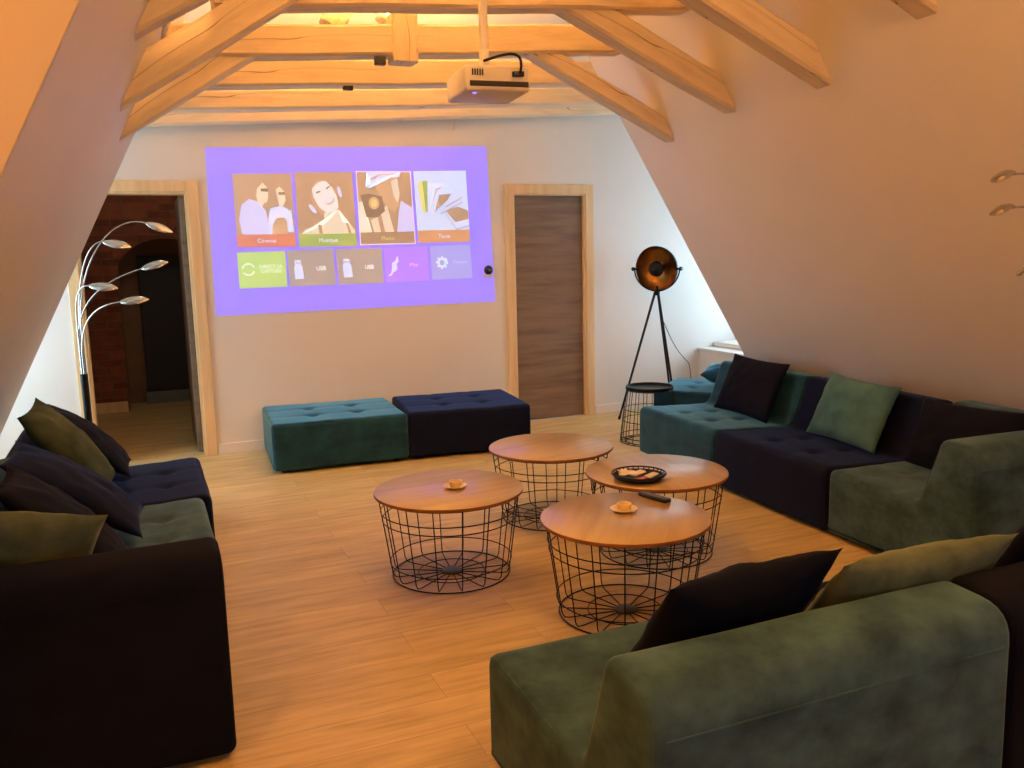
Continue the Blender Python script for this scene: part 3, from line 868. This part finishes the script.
# ------------------------------------------------------------------ projector
pj = thing('projector', 'white ceiling projector hanging on a pole from the beams', 'projector', (1.50, 3.74, 2.225), -math.radians(6))
bm = bmesh.new(); box(bm, -.147, .147, -.17, .17, 0, .105, .012); body = obj('projector_body', bm, M['white'], pj)
bm = bmesh.new(); box(bm, -.125, .138, -.1745, -.165, .018, .040, .002); obj('rear_ports', bm, M['vent'], pj)
bm = bmesh.new()
for k in range(5): box(bm, -.115+k*.011, -.109+k*.011, -.1735, -.165, .062, .088)
obj('rear_grille', bm, M['vent'], pj)
bm = bmesh.new(); box(bm, .065, .115, -.188, -.165, .060, .082, .004); obj('plug', bm, M['blackp'], pj)
bm = bmesh.new(); tube(bm, bez((.095, -.186, .07), (.11, -.24, .18), (.03, -.18, .15), (-.03, -.02, .150), 18), .006, 8); obj('power_cable', bm, M['rubber'], pj)
bm = bmesh.new(); box(bm, -.10, -.084, -.120, -.106, -.0035, .002, .001); obj('status_light', bm, M['led'], pj)
bm = bmesh.new(); lathe(bm, [(0, .012), (.035, .012), (.045, .008), (.045, -.03), (0, -.03)], 32, orient((-.06, .172, .05), (0, 1, 0))); obj('lens', bm, M['blackp'], pj)
bm = bmesh.new(); box(bm, -.10, .06, -.10, .06, .105, .118, .004); obj('mount_plate', bm, M['white'], pj)
bm = bmesh.new(); box(bm, -.036, .002, -.04, -.002, .112, .20, .004); obj('mount_bracket', bm, M['white'], pj)
bm = bmesh.new(); box(bm, -.034, .000, -.038, -.004, .19, 1.078, .006); obj('pole', bm, M['white'], pj)

# wall sensor and cable duct
ws = thing('wall_camera', 'small round black camera on the wall right of the projected menu', 'camera', (2.806, D, 1.384), 0)
bm = bmesh.new(); lathe(bm, [(0, .028), (.022, .028), (.036, .02), (.040, .010), (.040, 0), (0, 0)], 32, orient((0, 0, 0), (0, -1, 0))); obj('housing', bm, M['blackp'], ws)
bm = bmesh.new(); lathe(bm, [(0, .032), (.010, .031), (.014, .028), (0, .027)], 24, orient((0, 0, 0), (0, -1, 0))); obj('lens', bm, M['grey'], ws)
bm = bmesh.new(); box(bm, -.045, .045, -.012, 0, -.062, -.036, .003); obj('bracket', bm, M['dirty'], ws)
bm = bmesh.new(); box(bm, 2.514, 2.540, D-.014, D+.003, 2.56, 2.67, .003)
tag(obj('cable_duct', bm, M['dirty']), 'short white cable duct on the wall top below the projector', 'cable duct')
for i, (x, y, z, lb) in enumerate(((1.335, 4.935, 2.600, 'small black clip under the cracked tie beam'), (1.31, 5.64, 2.585, 'small black clip under the beam behind the cracked one'))):
    bm = bmesh.new(); box(bm, x-.03, x+.03, y-.02, y+.02, z-.01, z+.035, .003)
    box(bm, x-.012, x+.012, y-.022, y-.016, z-.004, z+.006)
    tag(obj('clip', bm, M['blackp']), lb, 'clip', 'black clips on the beams')

# ------------------------------------------------------------------ projected menu on the far wall
SY = D-.002
EB = 1.0
E_ = {}
def em(key, e, b=.74):
    if key not in E_: E_[key] = mat_emit('projected_'+key, tuple(e)+(1,), EB, (b, b*.97, b*.94, 1))
    return E_[key]
sm = thing('projected_menu', 'violet projected menu with picture tiles glowing on the far wall', 'projection', (1.68, SY, 1.75), 0)  # projector light put into emissive patches on the wall, background base colour darkened
SO = Vector((1.68, SY, 1.75))
class Quad:
    def __init__(s, tl, tr, br, bl): s.c = [Vector(p) for p in (tl, tr, br, bl)]
    def at(s, u, v):            # u to the right, v downwards
        a = s.c[0].lerp(s.c[1], u); b = s.c[3].lerp(s.c[2], u); return a.lerp(b, v)
def patch(name, quad, uv, mat, parent, lift, label=None, fn=None):
    """flat shape on the wall: polygon in the quad's (u,v); a very thin solid"""
    bm = bmesh.new(); y = -lift
    pts = [quad.at(u, v) for u, v in uv]
    vs = [bm.verts.new((p.x-SO.x, y, p.y-SO.z)) for p in pts]
    f = bm.faces.new(vs)
    bmesh.ops.triangulate(bm, faces=[f])
    o = obj(name, bm, mat, parent, False)
    if label: o['label'] = label
    return o
FULL = [(0, 0), (1, 0), (1, 1), (0, 1)]
def ellipse(cx, cy, rx, ry, n=20, rot=0):
    return [(cx+rx*math.cos(2*PI*k/n)*math.cos(rot)-ry*math.sin(2*PI*k/n)*math.sin(rot), cy+rx*math.cos(2*PI*k/n)*math.sin(rot)+ry*math.sin(2*PI*k/n)*math.cos(rot)) for k in range(n)]
scr = Quad((.53, 2.369), (2.818, 2.434), (2.867, 1.108), (.519, 1.096))
patch('projected_background', scr, FULL, em('violet', (.14, .10, .92), .36), sm, 0)
tiles = {
 'cin': Quad((.714, 2.177), (1.157, 2.187), (1.165, 1.618), (.716, 1.62)),
 'mus': Quad((1.186, 2.195), (1.644, 2.203), (1.658, 1.613), (1.189, 1.613)),
 'pho': Quad((1.674, 2.211), (2.136, 2.217), (2.156, 1.621), (1.683, 1.618)),
 'tex': Quad((2.16, 2.217), (2.623, 2.229), (2.645, 1.631), (2.18, 1.629)),
 'green': Quad((.709, 1.58), (1.075, 1.584), (1.077, 1.304), (.71, 1.302)),
 'usb1': Quad((1.092, 1.586), (1.458, 1.593), (1.467, 1.305), (1.096, 1.304)),
 'usb2': Quad((1.478, 1.59), (1.86, 1.592), (1.865, 1.305), (1.492, 1.304)),
 'mini': Quad((1.876, 1.592), (2.254, 1.599), (2.269, 1.311), (1.885, 1.307)),
 'sett': Quad((2.278, 1.599), (2.642, 1.605), (2.657, 1.319), (2.291, 1.316))}
brown = em('brown', (.06, .02, .0)); white = em('white', (.28, .45, .85)); skin = em('skin', (.4, .38, .30))
orange = em('orange', (.40, .02, .01), .55); lime = em('lime', (.08, .28, .01), .5); grey = em('grey', (.05, .10, .14), .66)
limeb = em('bright_lime', (.16, .46, .06), .6); pink = em('pink_violet', (.24, .08, .95), .42); blue = em('pale_blue', (.14, .22, .75), .42)
shade = em('shade', (.01, .0, .0), .5); lilac = em('lilac', (.2, .32, .75)); ora2 = em('amber', (.35, .10, .01), .6); yel = em('yellow', (.4, .4, .05)); tan = em('tan', (.2, .10, .03))
def text(s, quad, u, v, size, mat, parent, name='caption_text'):
    cu = bpy.data.curves.new(name, 'FONT'); cu.body = s; cu.size = size; cu.align_x = 'CENTER'; cu.align_y = 'CENTER'
    o = bpy.data.objects.new(name, cu); COL.objects.link(o)
    dg = bpy.context.evaluated_depsgraph_get(); me = bpy.data.meshes.new_from_object(o.evaluated_get(dg))
    bpy.data.objects.remove(o); bpy.data.curves.remove(cu)
    m = bpy.data.objects.new(name, me); COL.objects.link(m); me.materials.clear(); me.materials.append(mat)
    p = quad.at(u, v); m.parent = parent; m.location = (p.x-SO.x, -.0032, p.y-SO.z); m.rotation_euler = (PI/2, 0, 0)
    return m
def tile(key, bg, label): return patch('menu_tile', tiles[key], FULL, bg, sm, .0008, label)
CV = .825
# cinema: two people in dark glasses
t = tile('cin', brown, 'brown tile with two people in dark glasses'); q = tiles['cin']
patch('picture_shape', q, [(.10, .82), (.06, .62), (.12, .42), (.25, .34), (.40, .38), (.52, .50), (.56, .70), (.60, CV), (.15, CV)], lilac, t, .0014)
patch('picture_shape', q, [(.56, .60), (.60, .47), (.78, .44), (.90, .48), (.93, .60), (.86, .78), (.70, CV), (.55, CV)], white, t, .0015)
patch('picture_shape', q, [(.40, .20), (.50, .12), (.58, .20), (.58, .32), (.55, .38), (.50, .40), (.46, .46), (.40, .40), (.38, .30)], skin, t, .0018)
patch('picture_shape', q, [(.46, .20), (.58, .20), (.58, .245), (.46, .24)], shade, t, .0022)
patch('picture_shape', q, [(.72, .22), (.78, .18), (.86, .24), (.88, .36), (.82, .44), (.76, .44), (.74, .34)], skin, t, .0018)
patch('picture_shape', q, [(.76, .25), (.87, .25), (.87, .29), (.76, .29)], shade, t, .0022)
patch('picture_shape', q, [(.62, .70), (.70, .60), (.78, .66), (.84, .60), (.92, .74), (.86, CV), (.60, CV)], tan, t, .0020)
patch('picture_shape', q, [(.88, .50), (.96, .50), (.98, .80), (.88, .80)], white, t, .0022)
patch('caption_bar', q, [(0, CV), (1, CV), (1, 1), (0, 1)], orange, t, .0024); text('Cinema', q, .5, .915, .046, white, t)
# music: a person with headphones, head tilted back
t = tile('mus', brown, 'brown tile with a smiling person in headphones'); q = tiles['mus']
patch('picture_shape', q, [(.06, CV), (.12, .76), (.30, .72), (.45, .70), (.46, .55), (.72, .50), (.76, .66), (.90, .70), (.98, .78), (.98, CV)], skin, t, .0014)
patch('picture_shape', q, ellipse(.47, .34, .20, .24, 24, -.35), tan, t, .0013)
patch('picture_shape', q, [(.28, .22), (.40, .13), (.52, .12), (.62, .20), (.70, .32), (.72, .46), (.64, .54), (.50, .54), (.38, .46), (.30, .34)], em('face', (.42, .48, .55)), t, .0018)
patch('picture_shape', q, ellipse(.58, .375, .065, .028, 14, -.45), white, t, .0024)
patch('picture_shape', q, ellipse(.585, .385, .085, .042, 14, -.45), tan, t, .0022)
patch('picture_shape', q, ellipse(.38, .265, .05, .014, 12, -.3), shade, t, .0022); patch('picture_shape', q, ellipse(.555, .205, .045, .014, 12, -.5), shade, t, .0022)
patch('picture_shape', q, ellipse(.27, .49, .085, .028, 14, .75), white, t, .0021); patch('picture_shape', q, ellipse(.755, .265, .028, .075, 14, -.25), white, t, .0021)
patch('picture_shape', q, [(.34, .70), (.40, .70), (.42, CV), (.36, CV)], brown, t, .0022); patch('picture_shape', q, [(.82, .68), (.86, .68), (.92, CV), (.87, CV)], brown, t, .0022)
patch('caption_bar', q, [(0, CV), (1, CV), (1, 1), (0, 1)], lime, t, .0024); text('Musique', q, .5, .915, .046, white, t)
# photo: a person in a hat holding a camera
t = tile('pho', brown, 'framed brown tile with a person in a hat holding a camera'); q = tiles['pho']
patch('picture_shape', q, [(.78, .40), (.90, .46), (.985, .50), (.985, CV), (.68, CV), (.72, .60)], lilac, t, .0013)
patch('picture_shape', q, [(.30, .10), (.72, .06), (.78, .30), (.74, .46), (.66, .56), (.55, .50), (.42, .36), (.34, .22)], tan, t, .0015)
patch('picture_shape', q, [(.62, .14), (.74, .10), (.77, .32), (.72, .42), (.66, .34)], skin, t, .0017)
patch('picture_shape', q, [(.20, .015), (.80, .015), (.78, .08), (.52, .09), (.32, .17), (.22, .23), (.16, .21), (.26, .13)], white, t, .0019)
patch('picture_shape', q, [(.25, .10), (.40, .045), (.70, .03), (.70, .045), (.42, .06), (.27, .125)], tan, t, .0022)
patch('picture_shape', q, [(.015, .42), (.10, .40), (.14, .62), (.22, CV), (.015, CV)], em('hand', (.42, .48, .4)), t, .0015)
patch('picture_shape', q, [(.06, .32), (.20, .30), (.44, .34), (.48, .54), (.34, .62), (.14, .62)], shade, t, .0019)
patch('picture_shape', q, ellipse(.29, .43, .095, .085, 20), tan, t, .0021); patch('picture_shape', q, ellipse(.29, .43, .05, .05, 16), yel, t, .0023)
patch('picture_shape', q, [(.40, .55), (.52, .46), (.62, CV), (.46, CV)], skin, t, .0017)
patch('picture_shape', q, [(.22, .66), (.34, .62), (.38, CV), (.26, CV)], skin, t, .0016)
patch('caption_bar', q, [(.0, CV), (1, CV), (1, 1), (.0, 1)], em('caption_brown', (.02, .0, .0), .68), t, .0024); text('Photo', q, .5, .915, .046, yel, t)
for e in ([(0, 0), (1, 0), (1, .014), (0, .014)], [(0, .986), (1, .986), (1, 1), (0, 1)], [(0, 0), (.016, 0), (.016, 1), (0, 1)], [(.984, 0), (1, 0), (1, 1), (.984, 1)]):
    patch('selection_frame', q, e, em('frame', (.45, .40, .65)), t, .0027)
# text: a fan of books
t = tile('tex', em('pale', (.18, .42, .78)), 'pale tile with a fan of books'); q = tiles['tex']
for (uv, m) in (([(.06, .16), (.15, .14), (.18, .56), (.12, .58)], yel), ([(.15, .14), (.25, .13), (.22, .58), (.18, .56)], lime), ([(.28, .16), (.56, .18), (.54, .22), (.40, .24), (.26, .58), (.22, .57)], white),
                ([(.31, .19), (.54, .21), (.40, .30), (.27, .57)], tan), ([(.42, .26), (.70, .26), (.70, .32), (.46, .33), (.32, .60), (.28, .59)], white), ([(.46, .32), (.69, .32), (.60, .42), (.42, .52), (.34, .60)], brown),
                ([(.56, .50), (.90, .37), (.90, .44), (.46, .60), (.40, .60)], lilac), ([(.56, .56), (.80, .50), (1.0, .56), (1.0, .68), (.74, .72)], brown), ([(.54, .56), (.74, .72), (1.0, .68), (1.0, .76), (.76, .82), (.72, .80)], white)):
    patch('picture_shape', q, uv, m, t, .0016)
for (a, b) in (((.56, .50), (.90, .37)), ((.90, .44), (.46, .60)), ((.54, .57), (.75, .82)), ((.75, .82), (1, .77))):
    d = Vector((b[1]-a[1], a[0]-b[0])).normalized()*.008
    patch('picture_line', q, [(a[0]-d.x, a[1]-d.y), (b[0]-d.x, b[1]-d.y), (b[0]+d.x, b[1]+d.y), (a[0]+d.x, a[1]+d.y)], grey, t, .0019)
patch('caption_bar', q, [(0, CV), (1, CV), (1, 1), (0, 1)], ora2, t, .0024); text('Texte', q, .5, .915, .046, white, t)
# lower row
t = tile('green', limeb, 'bright lime tile with a round arrow and two lines of text'); q = tiles['green']
def arc(q, cx, cy, r, a0, a1, w, mat, parent):
    n = 14; outer = [(cx+r*math.cos(a0+(a1-a0)*k/n), cy+r*1.3*math.sin(a0+(a1-a0)*k/n)) for k in range(n+1)]
    inner = [(cx+(r-w)*math.cos(a0+(a1-a0)*k/n), cy+(r-w)*1.3*math.sin(a0+(a1-a0)*k/n)) for k in range(n+1)]
    return patch('icon', q, outer+inner[::-1], mat, parent, .0018)
plime = em('pale_lime', (.55, .75, .6))
arc(q, .21, .48, .135, .3, 2.6, .025, plime, t); arc(q, .21, .48, .135, 3.3, 6.0, .025, plime, t)
text('DIRECT LA', q, .68, .42, .038, plime, t); text('CAPTURE', q, .68, .55, .038, plime, t)
for key in ('usb1', 'usb2'):
    t = tile(key, grey, 'grey brown tile with a memory stick icon, ' + ('left one' if key == 'usb1' else 'right one')); q = tiles[key]
    patch('icon', q, [(.12, .44), (.30, .44), (.32, .80), (.13, .80)], white, t, .0018)
    patch('icon', q, [(.14, .28), (.27, .28), (.275, .45), (.145, .45)], white, t, .0018)
    patch('icon', q, [(.165, .33), (.20, .33), (.20, .38), (.165, .38)], grey, t, .0024); patch('icon', q, [(.22, .33), (.255, .33), (.255, .38), (.22, .38)], grey, t, .0024)
    text('USB', q, .70, .53, .044, em('text_white', (.8, .85, .95)), t)
t = tile('mini', pink, 'pink violet tile with a plug icon'); q = tiles['mini']
patch('icon', q, [(.17, .44), (.26, .38), (.28, .62), (.22, .70), (.15, .66)], white, t, .0018)
patch('icon', q, [(.24, .40), (.30, .24), (.32, .40), (.28, .46)], white, t, .0019)
patch('icon', q, [(.15, .66), (.20, .68), (.14, .80), (.07, .82), (.07, .78), (.12, .76)], white, t, .0019)
text('Mini', q, .66, .52, .044, em('pink', (.5, .28, .95)), t)
t = tile('sett', blue, 'pale blue tile with a gear icon'); q = tiles['sett']
gear = []
for k in range(32):
    a = 2*PI*k/32; r = .155 if (k % 4) in (0, 1) else .115
    gear.append((.27+r*math.cos(a)*.95, .50+r*1.25*math.sin(a)))
patch('icon', q, gear, white, t, .0018); patch('icon', q, ellipse(.27, .50, .062, .085, 18), em('gear_hole', (.12, .25, .55), .42), t, .0023)
text('Options', q, .72, .50, .040, em('pale_lilac', (.3, .4, .95), .5), t)

# ------------------------------------------------------------------ lights
def area(name, loc, target, size, sy, power, col, portal=False, spread=PI):
    l = bpy.data.lights.new(name, 'AREA'); l.shape = 'RECTANGLE'; l.size = size; l.size_y = sy; l.energy = power; l.color = col; l.spread = spread
    if portal: l.cycles.is_portal = True
    o = bpy.data.objects.new(name, l); COL.objects.link(o); o.location = loc
    o.rotation_euler = (Vector(target)-Vector(loc)).to_track_quat('-Z', 'Y').to_euler()
    return o
def point(name, loc, power, col, r=.06):
    l = bpy.data.lights.new(name, 'POINT'); l.energy = power; l.color = col; l.shadow_soft_size = r
    o = bpy.data.objects.new(name, l); COL.objects.link(o); o.location = loc; return o
w = bpy.data.worlds.new('overcast_sky'); SC.world = w; w.use_nodes = True
bg = w.node_tree.nodes['Background']; bg.inputs[0].default_value = (.62, .85, 1.0, 1); bg.inputs[1].default_value = 10
area('portal_right', (5.82, 6.24, 1.385), (4, 6.24, 1.385), 1.24, 1.53, 1, (1, 1, 1), True)
area('portal_left', (-1.74, 6.52, 1.35), (0, 6.52, 1.35), 1.04, 2.0, 1, (1, 1, 1), True)
area('portal_front', (1.6, NEAR-.22, 1.325), (1.6, 0, 1.325), 1.2, .65, 1, (1, 1, 1), True)
WARM = (1.0, .47, .13)
for (y, x0, x1, z, p) in ((3.57, .9, 2.5, 2.99, 34), (4.27, .9, 2.5, 2.93, 40), (4.97, .9, 2.5, 2.87, 42), (5.67, .9, 2.6, 2.82, 34), (6.37, .7, 3.0, 2.76, 22)):
    area('beam_uplight', ((x0+x1)/2, y, z), ((x0+x1)/2, y, 5), x1-x0, .05, p, WARM)
point('ceiling_lamp', (1.6, 1.2, 2.98), 52, (1.0, .47, .13), .12)
sl = bpy.data.lights.new('wall_fill_spot', 'SPOT'); sl.energy = 185; sl.color = (1.0, .46, .13); sl.spot_size = math.radians(72); sl.spot_blend = .9; sl.shadow_soft_size = .08  # unseen warm spot added to brighten the far wall
so = bpy.data.objects.new('wall_fill_spot', sl); COL.objects.link(so); so.location = (.55, 2.9, 2.95)
so.rotation_euler = (Vector((1.7, 7.09, 1.3))-so.location).to_track_quat('-Z', 'Y').to_euler()
point('dormer_lamp', (-1.1, 1.0, 2.6), 58, (1.0, .33, .035), .10)
point('corridor_fill', (.2, 8.5, 2.45), 7, (1.0, .72, .48), .10)  # unseen fill light added to lift the dark corridor

# ------------------------------------------------------------------ camera
cam = bpy.data.cameras.new('camera'); cam.sensor_width = 36; cam.lens = 36*863.7/1024; cam.clip_start = .05
co = bpy.data.objects.new('camera', cam); COL.objects.link(co)
f, pit, rol, yaw = 863.7, .1525, -.0235, -.4011
fw = Vector((-math.sin(yaw)*math.cos(pit), math.cos(yaw)*math.cos(pit), -math.sin(pit)))
rt = Vector((math.cos(yaw), math.sin(yaw), 0)); up = rt.cross(fw)
r2 = rt*math.cos(rol)+up*math.sin(rol); u2 = -rt*math.sin(rol)+up*math.cos(rol)
m = Matrix((r2, u2, -fw)).transposed().to_4x4(); m.translation = Vector((0, 0, 1.5412))
co.matrix_world = m
SC.camera = co
SC.view_settings.view_transform = 'Standard'; SC.view_settings.look = 'None'
SC.view_settings.gamma = 1; SC.view_settings.use_curve_mapping = False
SC.view_settings.exposure = 0
SC.cycles.use_denoising = True
SC.cycles.max_bounces = 10; SC.cycles.diffuse_bounces = 6
